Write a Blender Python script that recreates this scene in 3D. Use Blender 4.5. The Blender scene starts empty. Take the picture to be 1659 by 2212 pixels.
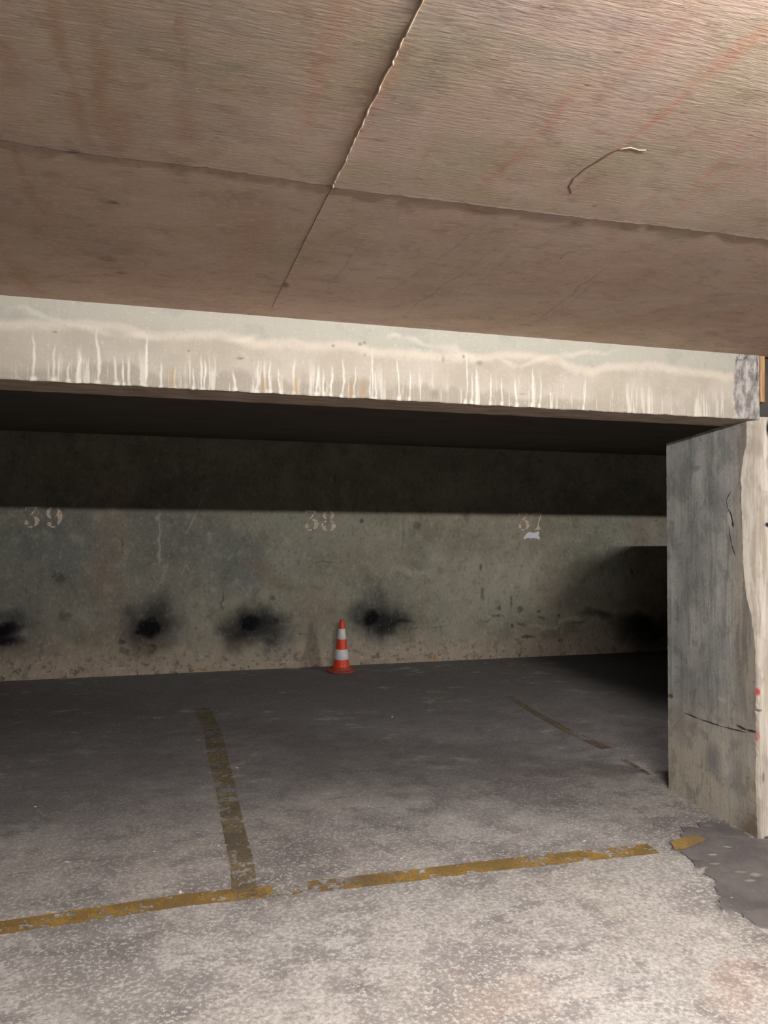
import bpy, bmesh, math, random
import numpy as np
from mathutils import Vector, Matrix, noise
random.seed(7)
C = bpy.context.scene.collection
sc = bpy.context.scene

# ---------------------------------------------------------------- camera, world, exposure
F_PX, YAW, PITCH, ROLL, CAM_H = 1710.58, .2705, .03367, .00538, 1.45
PW, PH = 1659, 2212
FWD = Vector((math.sin(YAW)*math.cos(PITCH), math.cos(YAW)*math.cos(PITCH), math.sin(PITCH)))
R0 = Vector((math.cos(YAW), -math.sin(YAW), 0)); U0 = R0.cross(FWD)
RT = math.cos(ROLL)*R0 + math.sin(ROLL)*U0
UP = -math.sin(ROLL)*R0 + math.cos(ROLL)*U0
CAMP = Vector((0, 0, CAM_H))
cam_d = bpy.data.cameras.new('camera'); cam = bpy.data.objects.new('camera', cam_d); C.objects.link(cam)
cam_d.sensor_fit = 'HORIZONTAL'; cam_d.sensor_width = 36; cam_d.lens = F_PX*36/PW
cam_d.clip_start = .02; cam_d.clip_end = 100
M = Matrix((RT, UP, -FWD)).transposed().to_4x4(); M.translation = CAMP
cam.matrix_world = M
sc.camera = cam
w = bpy.data.worlds.new('world'); sc.world = w; w.use_nodes = True
w.node_tree.nodes['Background'].inputs[0].default_value = (.5, .5, .55, 1)
w.node_tree.nodes['Background'].inputs[1].default_value = 0.002
sc.view_settings.view_transform = 'Standard'; sc.view_settings.look = 'None'
sc.view_settings.exposure = 0.48; sc.view_settings.gamma = 1
sc.view_settings.use_curve_mapping = False
sc.cycles.diffuse_bounces = 2; sc.cycles.glossy_bounces = 1; sc.cycles.max_bounces = 4; sc.cycles.adaptive_threshold = .05

LAMP_Y, LAMP_Z = .22, 2.202
TUBE_POWER = 680.0          # emission strength of the main tube
TUBES = [  # x centre, length, strength factor
    (1.05, 1.2, 1.03), (7.5, 1.2, 2.1)]

# ---------------------------------------------------------------- main planes of the garage
GX, GY = .00707, .03369          # the floor rises gently towards the back wall
YF, YLIP, ZB, ZC, ZC2 = 2.996, 3.222, 1.9995, 2.2925, 2.35
D = 7.304; XP = 2.5745; YBK = 3.655
X0, X1, Y0 = -7.0, 11.0, -5.5

def ray(px, py): return FWD + RT*((px-PW/2)/F_PX) - UP*((py-PH/2)/F_PX)
def on(px, py, n, c):
    d = ray(px, py); n = Vector(n); return CAMP + d*((c - n.dot(CAMP))/n.dot(d))
def floor_pt(px, py, up=0): return on(px, py, (-GX, -GY, 1), up)
def wall_pt(px, py, off=0): return on(px, py, (0, 1, 0), D-off)
def ceil_pt(px, py, off=0): return on(px, py, (0, 0, 1), ZC-off)
def beam_pt(px, py, off=0): return on(px, py, (0, 1, 0), YF-off)
def side_pt(px, py, off=0): return on(px, py, (1, 0, 0), XP-off)
def fz(x, y): return GX*x + GY*y

# ---------------------------------------------------------------- helpers
def lin(r, g, b):
    f = lambda v: (v/255/12.92) if v/255 <= .04045 else ((v/255+.055)/1.055)**2.4
    return (f(r), f(g), f(b), 1)

class Stain:
    """a stain of its own shape, stored as a mask on the vertices of a finely divided surface"""
    def __init__(s, prims): s.prims = prims; s.sock = None
def vnoise(u, v, seed):
    iu = np.floor(u).astype(np.int64); iv = np.floor(v).astype(np.int64); fu = u-iu; fv = v-iv
    fu = fu*fu*(3-2*fu); fv = fv*fv*(3-2*fv)
    def h(a, b):
        k = (a*374761393 + b*668265263 + seed*974634777) & 0xffffffff
        k = ((k ^ (k >> 13))*1274126177) & 0xffffffff
        return ((k ^ (k >> 16)) & 0xffff)/65535.
    return (h(iu,iv)*(1-fu)+h(iu+1,iv)*fu)*(1-fv)+(h(iu,iv+1)*(1-fu)+h(iu+1,iv+1)*fu)*fv
def fnoise(u, v, seed, oct=4):
    r = 0; a = .5
    for k in range(oct): r = r+a*vnoise(u*2**k, v*2**k, seed+k*17); a *= .5
    return r-.47
class Mat:
    """small expression layer over shader nodes; uv = the two world axes of the surface, in metres"""
    def __init__(s, name, axes='xz', rough=.85, stains=False):
        s.stains = stains; s.masks = []; s.axes = axes
        s.m = bpy.data.materials.new(name); s.m.use_nodes = True
        s.t = s.m.node_tree; s.n = s.t.nodes; s.l = s.t.links
        s.b = s.n['Principled BSDF']; s.out = s.n['Material Output']
        s.b.inputs['Roughness'].default_value = rough
        s.b.inputs['Specular IOR Level'].default_value = .25
        g = s.n.new('ShaderNodeNewGeometry'); sp = s.n.new('ShaderNodeSeparateXYZ'); s.l.new(g.outputs['Position'], sp.inputs[0])
        s.ax = {'x': sp.outputs[0], 'y': sp.outputs[1], 'z': sp.outputs[2]}
        cb = s.n.new('ShaderNodeCombineXYZ'); s.l.new(s.ax[axes[0]], cb.inputs[0]); s.l.new(s.ax[axes[1]], cb.inputs[1])
        s.uv = cb.outputs[0]; s.u = s.ax[axes[0]]; s.v = s.ax[axes[1]]
        s.warped = {}
    def put(s, sock, v):
        if isinstance(v, Stain):
            if v.sock is None:
                n = s.n.new('ShaderNodeAttribute'); n.attribute_name = 'stain_%d' % len(s.masks); s.masks.append(v.prims); v.sock = n.outputs['Fac']
            v = v.sock
        if hasattr(v, 'links'): s.l.new(v, sock)
        else: sock.default_value = v
    def op(s, o, a, b=0.0, clamp=False):
        n = s.n.new('ShaderNodeMath'); n.operation = o; n.use_clamp = clamp
        s.put(n.inputs[0], a); s.put(n.inputs[1], b); return n.outputs[0]
    def mul(s, a, b): return s.op('MULTIPLY', a, b)
    def add(s, a, b): return s.op('ADD', a, b)
    def mx(s, a, b):
        if isinstance(a, Stain): return Stain(a.prims+b.prims)
        return s.op('MAXIMUM', a, b)
    def inv(s, a): return s.op('SUBTRACT', 1.0, a)
    def noise(s, sx, sy=None, detail=4, rough=.55, off=0, dist=0, vec=None):
        sy = sx if sy is None else sy
        mp = s.n.new('ShaderNodeMapping'); s.l.new(vec or s.uv, mp.inputs[0])
        mp.inputs['Scale'].default_value = (sx, sy, 1); mp.inputs['Location'].default_value = (off*3.7, off*7.3, off*1.9)
        n = s.n.new('ShaderNodeTexNoise'); n.noise_dimensions = '3D'; s.l.new(mp.outputs[0], n.inputs['Vector'])
        n.inputs['Scale'].default_value = 1; n.inputs['Detail'].default_value = min(detail, 4)
        n.inputs['Roughness'].default_value = rough; n.inputs['Distortion'].default_value = dist
        return n.outputs[0]
    def vor(s, sc_, feature='F1', off=0):
        mp = s.n.new('ShaderNodeMapping'); s.l.new(s.uv, mp.inputs[0]); mp.inputs['Scale'].default_value = (sc_, sc_, 1)
        mp.inputs['Location'].default_value = (off, off, 0)
        n = s.n.new('ShaderNodeTexVoronoi'); n.feature = feature; s.l.new(mp.outputs[0], n.inputs['Vector']); n.inputs['Scale'].default_value = 1
        return n.outputs['Distance']
    def step(s, v, a, b, lo=0.0, hi=1.0):
        n = s.n.new('ShaderNodeMapRange'); n.interpolation_type = 'SMOOTHSTEP'; s.put(n.inputs[0], v)
        n.inputs[1].default_value = a; n.inputs[2].default_value = b; n.inputs[3].default_value = lo; n.inputs[4].default_value = hi
        return n.outputs[0]
    def mix(s, f, a, b, mode='MIX'):
        n = s.n.new('ShaderNodeMix'); n.data_type = 'RGBA'; n.blend_type = mode
        s.put(n.inputs[0], f); s.put(n.inputs[6], a); s.put(n.inputs[7], b); return n.outputs[2]
    def warp(s, amp, scale):
        k = (amp, scale)
        if s.stains: return k
        if k not in s.warped:
            mp = s.n.new('ShaderNodeTexNoise'); mp.inputs['Scale'].default_value = scale; mp.inputs['Detail'].default_value = 4
            s.l.new(s.uv, mp.inputs['Vector'])
            sb = s.n.new('ShaderNodeVectorMath'); sb.operation = 'SUBTRACT'; s.l.new(mp.outputs['Color'], sb.inputs[0]); sb.inputs[1].default_value = (.5, .5, .5)
            sl = s.n.new('ShaderNodeVectorMath'); sl.operation = 'SCALE'; s.l.new(sb.outputs[0], sl.inputs[0]); sl.inputs['Scale'].default_value = amp
            ad = s.n.new('ShaderNodeVectorMath'); ad.operation = 'ADD'; s.l.new(s.uv, ad.inputs[0]); s.l.new(sl.outputs[0], ad.inputs[1])
            s.warped[k] = ad.outputs[0]
        return s.warped[k]
    def blob(s, c, r, ang=0, soft=.5, hi=1.0, vec=None):
        """elliptical patch: 1 inside, 0 outside; soft = share of the radius over which it fades"""
        if s.stains: return Stain([(c[0], c[1], r[0], r[1], ang, soft, hi, vec)])
        mp = s.n.new('ShaderNodeMapping'); mp.vector_type = 'TEXTURE'; s.l.new(vec or s.uv, mp.inputs[0])
        mp.inputs['Location'].default_value = (c[0], c[1], 0); mp.inputs['Rotation'].default_value = (0, 0, ang)
        mp.inputs['Scale'].default_value = (r[0], r[1], 1e6)
        ln = s.n.new('ShaderNodeVectorMath'); ln.operation = 'LENGTH'; s.l.new(mp.outputs[0], ln.inputs[0])
        return s.step(ln.outputs['Value'], 1-soft, 1+soft*.6, hi, 0.0)
    def seg(s, a, b, wd, soft=.7, hi=1.0, vec=None):
        c = ((a[0]+b[0])/2, (a[1]+b[1])/2); L = math.dist(a, b)
        return s.blob(c, (L/2+wd*.3, wd), math.atan2(b[1]-a[1], b[0]-a[0]), soft, hi, vec)
    def line(s, pts, wd, soft=.7, hi=1.0, vec=None):
        r = 0.0
        for a, b in zip(pts, pts[1:]):
            k = s.seg(a, b, wd, soft, hi, vec); r = k if r == 0.0 else s.mx(r, k)
        return r
    def union(s, ks):
        r = ks[0]
        for k in ks[1:]: r = s.mx(r, k)
        return r
    def bake(s, me):
        n = len(me.vertices); co = np.empty(n*3); me.vertices.foreach_get('co', co); co = co.reshape(-1, 3)
        U = co[:, 'xyz'.index(s.axes[0])]; V = co[:, 'xyz'.index(s.axes[1])]; wc = {}
        for k, prims in enumerate(s.masks):
            out = np.zeros(n)
            for cx, cy, rx, ry, ang, soft, hi, vec in prims:
                if vec not in wc:
                    wc[vec] = (U, V) if vec is None else (U+vec[0]*1.3*fnoise(U*vec[1], V*vec[1], 11), V+vec[0]*1.3*fnoise(U*vec[1], V*vec[1], 57))
                wu, wv = wc[vec]; du = wu-cx; dv = wv-cy; c_, s_ = math.cos(ang), math.sin(ang)
                d = np.hypot((du*c_+dv*s_)/rx, (-du*s_+dv*c_)/ry)
                t = np.clip((1+soft*.6-d)/(soft*1.6), 0, 1); out = np.maximum(out, hi*t*t*(3-2*t))
            at = me.attributes.new('stain_%d' % k, 'FLOAT', 'POINT'); at.data.foreach_set('value', out.astype(np.float32))
    def finish(s, col, height=None, dist=.01, strength=.6):
        s.l.new(col, s.b.inputs['Base Color'])
        if height is not None:
            bp = s.n.new('ShaderNodeBump'); bp.inputs['Distance'].default_value = dist; bp.inputs['Strength'].default_value = strength
            s.l.new(height, bp.inputs['Height']); s.l.new(bp.outputs[0], s.b.inputs['Normal'])
        return s.m

def plain(name, col, rough=.6, metal=0.0):
    m = bpy.data.materials.new(name); m.use_nodes = True; b = m.node_tree.nodes['Principled BSDF']
    b.inputs['Base Color'].default_value = col; b.inputs['Roughness'].default_value = rough; b.inputs['Metallic'].default_value = metal
    return m

def P(fn, ax, px, py):
    v = fn(px, py); return tuple({'x': v.x, 'y': v.y, 'z': v.z}[a] for a in ax)

def mesh(name, verts, faces, mat, parent=None, smooth=False):
    me = bpy.data.meshes.new(name); me.from_pydata([tuple(v) for v in verts], [], faces); me.update()
    if smooth:
        for p in me.polygons: p.use_smooth = True
    o = bpy.data.objects.new(name, me); C.objects.link(o); me.materials.append(mat)
    if parent: o.parent = parent
    return o
def fixn(o):
    bm = bmesh.new(); bm.from_mesh(o.data); bmesh.ops.recalc_face_normals(bm, faces=bm.faces); bm.to_mesh(o.data); bm.free(); return o
def box_v(x0, x1, y0, y1, z0, z1):
    v = [(x0,y0,z0),(x1,y0,z0),(x1,y1,z0),(x0,y1,z0),(x0,y0,z1),(x1,y0,z1),(x1,y1,z1),(x0,y1,z1)]
    f = [(0,3,2,1),(4,5,6,7),(0,1,5,4),(1,2,6,5),(2,3,7,6),(3,0,4,7)]
    return v, f
def structure(o): o['kind'] = 'structure'; return o
def thing(o, label, cat, group=None):
    o['label'] = label; o['category'] = cat
    if group: o['group'] = group
    return o
def empty(name, loc):
    o = bpy.data.objects.new(name, None); C.objects.link(o); o.location = loc; o.empty_display_size = .1; return o

# ================================================================ MATERIALS OF THE SHELL
# ---- floor
m = Mat('worn_concrete_floor', 'xy', .9, stains=True); FLOORM = m
big = m.noise(.9, detail=5, off=1); mid = m.noise(3.2, detail=6, off=2, rough=.6); fine = m.noise(70, detail=4, off=3, rough=.75)
grain = m.noise(170, detail=2, off=4, rough=.8); mid2 = m.noise(9, detail=5, off=9, rough=.65)
col = m.mix(m.step(mid, .35, .68), lin(214, 208, 204), lin(240, 234, 230))
col = m.mix(m.mul(m.step(big, .42, .62), .35), col, lin(236, 218, 204))
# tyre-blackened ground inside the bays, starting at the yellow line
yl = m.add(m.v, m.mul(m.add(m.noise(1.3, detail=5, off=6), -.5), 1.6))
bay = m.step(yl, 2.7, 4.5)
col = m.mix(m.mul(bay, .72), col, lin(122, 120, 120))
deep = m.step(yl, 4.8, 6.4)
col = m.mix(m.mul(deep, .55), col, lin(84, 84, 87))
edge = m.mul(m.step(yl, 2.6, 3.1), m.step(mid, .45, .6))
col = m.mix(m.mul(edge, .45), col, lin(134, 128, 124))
cl = m.noise(1.9, detail=6, off=31, rough=.68); cl2 = m.noise(5.5, 8, detail=6, off=33, rough=.7)
col = m.mix(m.mul(m.step(cl, .50, .60), .55), col, lin(134, 127, 128))
col = m.mix(m.mul(m.step(cl2, .52, .62), .5), col, lin(124, 118, 119))
col = m.mix(m.mul(m.mul(m.step(cl2, .46, .36), m.step(cl, .5, .4)), .4), col, lin(236, 230, 222))
# dark blotches and scuffs
W1 = m.warp(.35, 5)
dk = m.union([m.blob(P(floor_pt,'xy',*c), r, a, .8, h, W1) for c, r, a, h in [
    ((930,1745),(.20,.10),.3,.8), ((1050,1835),(.05,.10),.6,.7), ((620,1800),(.25,.09),.5,.6), ((330,1760),(.35,.2),0,.5),
    ((60,1700),(.5,.5),0,.7), ((1150,1640),(.35,.3),0,.5), ((560,1990),(.12,.06),0,.45), ((860,2060),(.10,.05),.2,.4), ((1240,2045),(.05,.02),0,.6),
    ((1145,2083),(.018,.012),0,.9), ((1510,2165),(.05,.028),-.5,.95), ((1560,2045),(.05,.02),-.2,.9), ((1595,2020),(.06,.02),-.2,.7),
    ((200,1990),(.25,.07),.2,.5), ((1470,1800),(.06,.05),0,.7), ((1600,1780),(.3,.1),0,.5), ((640,1600),(.2,.1),0,.5), ((1525,1900),(.06,.02),-.3,.8), ((1500,1755),(.16,.07),-.9,1), ((1560,1810),(.2,.06),-.7,.9)]])
col = m.mix(dk, col, m.mix(.35, lin(128, 122, 122), col))
lt = m.union([m.blob(P(floor_pt,'xy',*c), r, a, .9, h, W1) for c, r, a, h in [
    ((1350,1940),(.22,.16),0,.8), ((1480,1980),(.2,.10),0,.8), ((1440,1820),(.09,.05),0,.8), ((1380,1670),(.25,.05),1.2,.7), ((1430,2080),(.14,.05),-.2,.8),
    ((900,2180),(.3,.1),0,.6), ((200,2150),(.2,.1),0,.5), ((900,1990),(.2,.08),0,.5), ((1500,2050),(.1,.03),-.3,.9), ((560,1880),(.05,.05),0,.5)]])
col = m.mix(m.mul(lt, .7), col, lin(238, 230, 220))
pk = m.union([m.blob(P(floor_pt,'xy',*c), r, a, .9, h, W1) for c, r, a, h in [((1580,2120),(.16,.09),0,.8), ((1100,2160),(.2,.08),0,.5), ((700,1980),(.05,.02),0,.5)]])
col = m.mix(m.mul(pk, .6), col, lin(218, 180, 160))
unseen = m.mx(m.step(m.add(m.v, m.mul(mid, .4)), 1.75, 1.45), m.step(m.add(m.u, m.mul(mid, .4)), 3.5, 4.0))
unseen_dark = lin(92, 90, 90)  # mostly unseen floor, darkened to cut the light bounced off it
# aggregate grain: light and dark specks, strongest outside the bay
near = m.step(m.v, 2.6, 4.6, 1.0, .2)
col = m.mix(m.mul(m.step(fine, .50, .62), m.mul(near, .85)), col, lin(255, 250, 242))
col = m.mix(m.mul(m.step(fine, .48, .38), m.mul(near, .70)), col, lin(176, 167, 160))
col = m.mix(m.mul(m.step(grain, .60, .74), .2), col, lin(244, 236, 226))
col = m.mix(m.mul(m.step(mid2, .5, .36), .28), col, lin(150, 143, 140))
col = m.mix(m.mul(unseen, .9), col, unseen_dark)
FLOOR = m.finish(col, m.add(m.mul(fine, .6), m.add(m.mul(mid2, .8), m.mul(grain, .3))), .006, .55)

# ---- back wall
m = Mat('sooty_concrete_wall', 'xz', .95, stains=True); WALLM = m
big = m.noise(.8, detail=5, off=1); mid = m.noise(2.6, detail=6, off=2, rough=.62); fine = m.noise(40, 30, detail=4, off=3)
streak = m.noise(7, .9, detail=5, off=4, rough=.6)
col = m.mix(m.step(mid, .3, .7), lin(154, 147, 130), lin(176, 169, 152))
col = m.mix(m.mul(m.step(big, .45, .62), .35), col, lin(160, 166, 150))
col = m.mix(m.mul(m.step(streak, .55, .7), .35), col, lin(146, 134, 114))
W2 = m.warp(.22, 5); W3 = m.warp(.5, 2.5); W4 = m.warp(.05, 14)
def wb(px, py, rx, ry, a=0, soft=.8, h=1.0, v=None): return m.blob(P(wall_pt,'xz',px,py), (rx/236, ry/236), a, soft, h, v)
gray = m.union([wb(390,1180,150,130,0,.8,.75,W3), wb(500,1190,60,110,0,.6,.75,W3), wb(100,1180,150,110,0,.9,.8,W3), wb(330,1300,130,90,0,.9,.5,W3),
                wb(830,1320,80,70,0,.8,.55,W3), wb(580,1385,70,60,0,.8,.6,W2), wb(-40,1300,200,120,0,.9,.7,W3)])
col = m.mix(m.mul(gray, .8), col, lin(118, 122, 121))
brown = m.union([wb(235,1230,28,160,0,.9,.8,W2), wb(585,1245,60,22,-.5,.7,.8,W2), wb(680,1310,70,40,-.6,.8,.75,W2), wb(180,1380,150,50,0,.9,.6,W3), wb(1180,1240,40,120,0,.9,.5,W3), wb(1390,1150,20,100,0,.8,.7,W2)])
col = m.mix(m.mul(brown, .7), col, lin(156, 136, 122))
green = m.union([wb(1250,1190,100,90,0,.9,.6,W3), wb(1190,1365,20,28,0,.6,.9,W2), wb(1225,1378,55,22,0,.6,.8,W2), wb(1075,1370,26,22,0,.7,.6,W2)])
col = m.mix(m.mul(green, .7), col, lin(118, 122, 104))
pale = m.union([wb(890,1240,60,14,-.2,.8,.7,W2), wb(1200,1345,90,6,-.12,.8,.9,W2), wb(940,1220,30,25,0,.9,.5,W2), wb(600,1352,42,4,.3,.8,.6,W2), wb(1060,1250,120,90,0,.9,.35,W3), wb(100,1450,40,6,0,.9,.6,W2), wb(345,1170,3,55,-.04,.5,.9,W4), wb(340,1120,6,4,0,.5,.9,W4)])
col = m.mix(m.mul(pale, .6), col, lin(216, 208, 190))
# crumbling plaster near the floor
base = m.op('SUBTRACT', m.v, m.add(m.mul(m.u, GX), GY*D))
band = m.mul(m.step(m.add(base, m.mul(m.add(mid, -.5), .5)), .05, .32, 1.0, 0.0), 1.0)
col = m.mix(m.mul(band, .6), col, lin(204, 184, 164))
crumb = m.mul(m.step(m.noise(16, detail=5, off=8, rough=.7), .55, .65), m.step(base, .03, .30, 1.0, 0.0))
col = m.mix(m.mul(crumb, .6), col, lin(98, 90, 84))
crumb2 = m.mul(m.step(m.noise(13, detail=5, off=12, rough=.7), .56, .66), m.step(base, .0, .30, 1.0, 0.0))
col = m.mix(m.mul(crumb2, .6), col, lin(226, 212, 196))
# pits and cracks
pits = m.union([wb(x, y, a, b, 0, .5, h, W4) for x, y, a, b, h in [(1040,1225,4,7,.7),(1042,1282,5,15,.7),(1102,1298,3,14,.7),(1078,1314,5,8,.9),(1125,1314,7,9,.7),(1165,1320,7,5,.7),(1205,1330,6,4,.9),
    (1167,1336,12,4,.7),(1075,1332,18,3,.6),(1050,1340,12,3,.5),(1125,1348,9,5,.6),(1107,1352,4,4,.8),(1140,1378,18,4,.8),(1212,1380,4,4,.9),(1125,1405,2,18,.7),(1250,1345,20,3,.7),(587,1290,4,5,.8),(480,1300,3,20,.8),(262,1180,3,14,.7),
    (128,1248,16,12,.6),(140,1330,12,10,.5),(265,1388,6,6,.8),(270,1408,9,8,.6),(332,1403,11,11,.75),(295,1410,14,8,.4),(1350,1200,4,6,.6),(1365,1235,4,8,.7),(780,1125,6,4,.8),(900,1135,8,10,.5),(870,1150,4,30,.3),(1010,1115,10,16,.4),(1415,1125,5,4,.5)]])
col = m.mix(m.mul(pits, .85), col, lin(46, 44, 42))
hair = m.union([m.line([P(wall_pt,'xz',*q) for q in L], .004, .6, .8, W4) for L in [[(680,1216),(720,1217),(752,1214)], [(640,1367),(655,1368)], [(806,1290),(806,1330)], [(815,1275),(812,1293),(806,1292)], [(870,1358),(915,1356),(980,1350)], [(1290,1060),(1288,1110)]]])
col = m.mix(m.mul(hair, .7), col, lin(50, 46, 44))
mt = m.noise(9, 7, detail=6, off=71, rough=.7)
col = m.mix(m.mul(m.step(mt, .54, .66), .3), col, lin(206, 196, 174))
col = m.mix(m.mul(m.step(mt, .46, .34), .35), col, lin(108, 102, 90))
# exhaust soot
soot = m.union([wb(321,1356,30,27,0,.6,1.0,W4), wb(325,1350,64,50,0,.95,.65,W2), wb(298,1367,9,8,0,.8,.95,W4), wb(541,1348,34,27,0,.7,1,W4), wb(548,1350,76,42,-.1,.95,.8,W2),
                wb(803,1336,28,24,0,.65,1,W4), wb(822,1340,80,46,-.25,.95,.75,W2), wb(848,1352,50,16,-.15,.9,.8,W2), wb(4,1367,44,20,.35,.8,1,W4), wb(12,1384,34,13,0,.9,.9,W4), wb(10,1372,50,40,0,.95,.5,W2),
                wb(1400,1355,90,38,0,.9,.75,W2), wb(1420,1380,70,50,0,.9,.6,W3), wb(578,1388,28,14,0,.9,.5,W2), wb(1300,1330,60,14,0,.9,.4,W2)])
col = m.mix(soot, col, lin(18, 18, 24))
rust = m.union([wb(438,1446,9,3,0,.5,1,W4), wb(940,1424,9,4,0,.6,.7,W4)])
col = m.mix(m.mul(rust, .8), col, lin(190, 130, 40))
thread = m.union([m.seg(P(wall_pt,'xz',438,1073), P(wall_pt,'xz',424,1108), .005, .5, .9), m.seg(P(wall_pt,'xz',424,1108), P(wall_pt,'xz',404,1150), .008, .7, .55), m.blob(P(wall_pt,'xz',716,1038),(.012,.03),.2,.5,.7)])
col = m.mix(thread, col, lin(205, 200, 190))
col = m.mix(m.mul(m.step(fine, .55, .72), .3), col, lin(214, 204, 186))
col = m.mix(m.mul(m.step(fine, .45, .30), .3), col, lin(92, 86, 78))
col = m.mix(m.mul(soot, .85), col, lin(18, 18, 24))
WALL = m.finish(col, m.add(m.mul(fine, .4), m.add(m.mul(mid, 1.2), m.mul(crumb, -1.2))), .012, .6)

# ---- plain rough concrete for the walls outside the picture
m = Mat('rough_grey_concrete', 'xz', .9)
cc = m.n.new('ShaderNodeTexNoise'); cc.inputs['Scale'].default_value = 2; cc.inputs['Detail'].default_value = 6
GREY = m.finish(m.mix(m.step(cc.outputs[0], .3, .7), lin(78, 74, 70), lin(104, 99, 94)), cc.outputs[0], .01, .5)

# ---- ceiling: board-marked slab with rust-coloured runs along y
m = Mat('stained_slab_ceiling', 'xy', .9, stains=True); CEILM = m
big = m.noise(1.1, detail=5, off=1); mid = m.noise(3.5, detail=6, off=2, rough=.6); mid2 = m.noise(2.2, 5.0, detail=5, off=22, rough=.6)
gx = m.noise(26, 150, detail=4, off=3, rough=.65); runs = m.noise(9, .7, detail=4, off=5, rough=.55)
col = m.mix(m.step(mid, .3, .7), lin(186, 163, 143), lin(208, 188, 170))
col = m.mix(m.mul(m.step(big, .42, .62), .5), col, lin(206, 176, 162))
col = m.mix(m.mul(m.step(mid2, .52, .66), .5), col, lin(176, 166, 136))
col = m.mix(m.mul(m.step(mid2, .46, .34), .45), col, lin(172, 150, 146))
left = m.step(m.add(m.u, m.mul(m.add(mid, -.5), .5)), .1, .75, 1.0, 0.0)
col = m.mix(m.mul(left, .2), col, lin(176, 148, 118))
far = m.step(m.add(m.v, m.mul(m.add(mid, -.5), .6)), 1.75, 2.0)
col = m.mix(m.mul(far, .35), col, lin(158, 130, 112))
WR = m.warp(.03, 9)
def cs(a, b, wd, h, soft=.9): return m.seg(P(ceil_pt,'xy',*a), P(ceil_pt,'xy',*b), wd, soft, h, WR)
red = m.union([cs((1700,40),(1500,180),.025,1), cs((1520,165),(1330,330),.011,1), cs((1330,330),(1170,460),.007,.6), cs((1255,190),(1150,300),.008,.7), cs((1150,300),(1020,425),.008,.9), cs((1659,260),(1440,460),.012,.7), cs((1659,330),(1420,480),.010,.7),
               cs((1450,395),(1360,460),.010,.7), cs((1500,20),(1300,200),.02,.5), cs((880,60),(780,290),.022,.6), cs((730,0),(650,300),.02,.5), cs((950,280),(890,400),.006,.7), cs((1659,600),(1200,740),.02,.4)])
col = m.mix(m.mul(red, .42), col, lin(200, 128, 100))
brn = m.union([cs((110,-20),(150,150),.012,1), cs((150,150),(200,330),.016,.8), cs((215,-20),(225,300),.02,.9), cs((255,240),(250,330),.04,.8), cs((398,-20),(392,200),.010,.8), cs((392,200),(410,320),.03,.8), cs((30,300),(95,470),.008,.9), cs((20,560),(70,640),.03,.7), cs((560,420),(520,600),.05,.4), cs((0,0),(30,300),.03,.5)])
col = m.mix(m.mul(brn, .38), col, lin(164, 108, 72))
col = m.mix(m.mul(m.step(runs, .56, .70), .18), col, lin(190, 136, 108))
scr = m.union([cs((830,640),(1130,430),.004,.5), cs((860,690),(1060,540),.004,.7), cs((1150,700),(1340,555),.004,.8), cs((1220,660),(1290,610),.003,.6), cs((940,690),(1140,520),.003,.4), cs((700,640),(790,500),.004,.5)])
col = m.mix(m.mul(scr, .5), col, lin(104, 84, 66))
spots = m.union([m.blob(P(ceil_pt,'xy',x,y), (a,b), 0, .7, h, WR) for x,y,a,b,h in [(155,327,.018,.012,1),(240,438,.014,.01,.9),(260,590,.02,.02,.6),(617,615,.012,.03,.9),(795,240,.008,.014,.6),(778,280,.006,.010,.8),(230,560,.03,.03,.5),
    (1160,22,.007,.006,.6),(1530,55,.006,.006,.5),(1270,185,.005,.004,.8),(1100,590,.004,.006,.8),(1320,523,.007,.005,.8),(300,362,.006,.004,.6),(845,215,.005,.012,.4),(720,405,.015,.012,.8),(815,300,.02,.004,.6),(810,325,.02,.004,.5),(1285,442,.006,.006,.7),(370,505,.006,.006,.7)]])
col = m.mix(m.mul(spots, .75), col, lin(72, 54, 42))
grr = m.union([m.blob(P(ceil_pt,'xy',x,y), (a,b), 0, .9, h, m.warp(.2, 6)) for x,y,a,b,h in [(900,150,.03,.25,.7),(1260,110,.10,.04,.7),(1330,200,.05,.06,.6),(1010,50,.04,.1,.6),(320,120,.08,.05,.6),(480,60,.08,.05,.6),(450,160,.08,.04,.5),(350,210,.05,.04,.6),(1180,90,.1,.03,.6),(1500,580,.12,.08,.4)]])
col = m.mix(m.mul(grr, .6), col, lin(164, 156, 142))
col = m.mix(m.mul(m.step(gx, .56, .72), .35), col, lin(232, 214, 198))
col = m.mix(m.mul(m.step(gx, .42, .28), .30), col, lin(146, 122, 104))
ff2 = m.noise(55, 70, detail=4, off=41, rough=.7); f3 = m.noise(14, 20, detail=5, off=43, rough=.65)
col = m.mix(m.mul(m.step(ff2, .54, .68), .30), col, lin(226, 206, 188))
col = m.mix(m.mul(m.step(f3, .46, .34), .35), col, lin(150, 124, 104))
col = m.mix(m.mul(m.step(f3, .56, .70), .25), col, lin(214, 186, 160))
CEIL = m.finish(col, m.add(m.mul(gx, .9), m.mul(mid, .6)), .004, .22)

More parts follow.
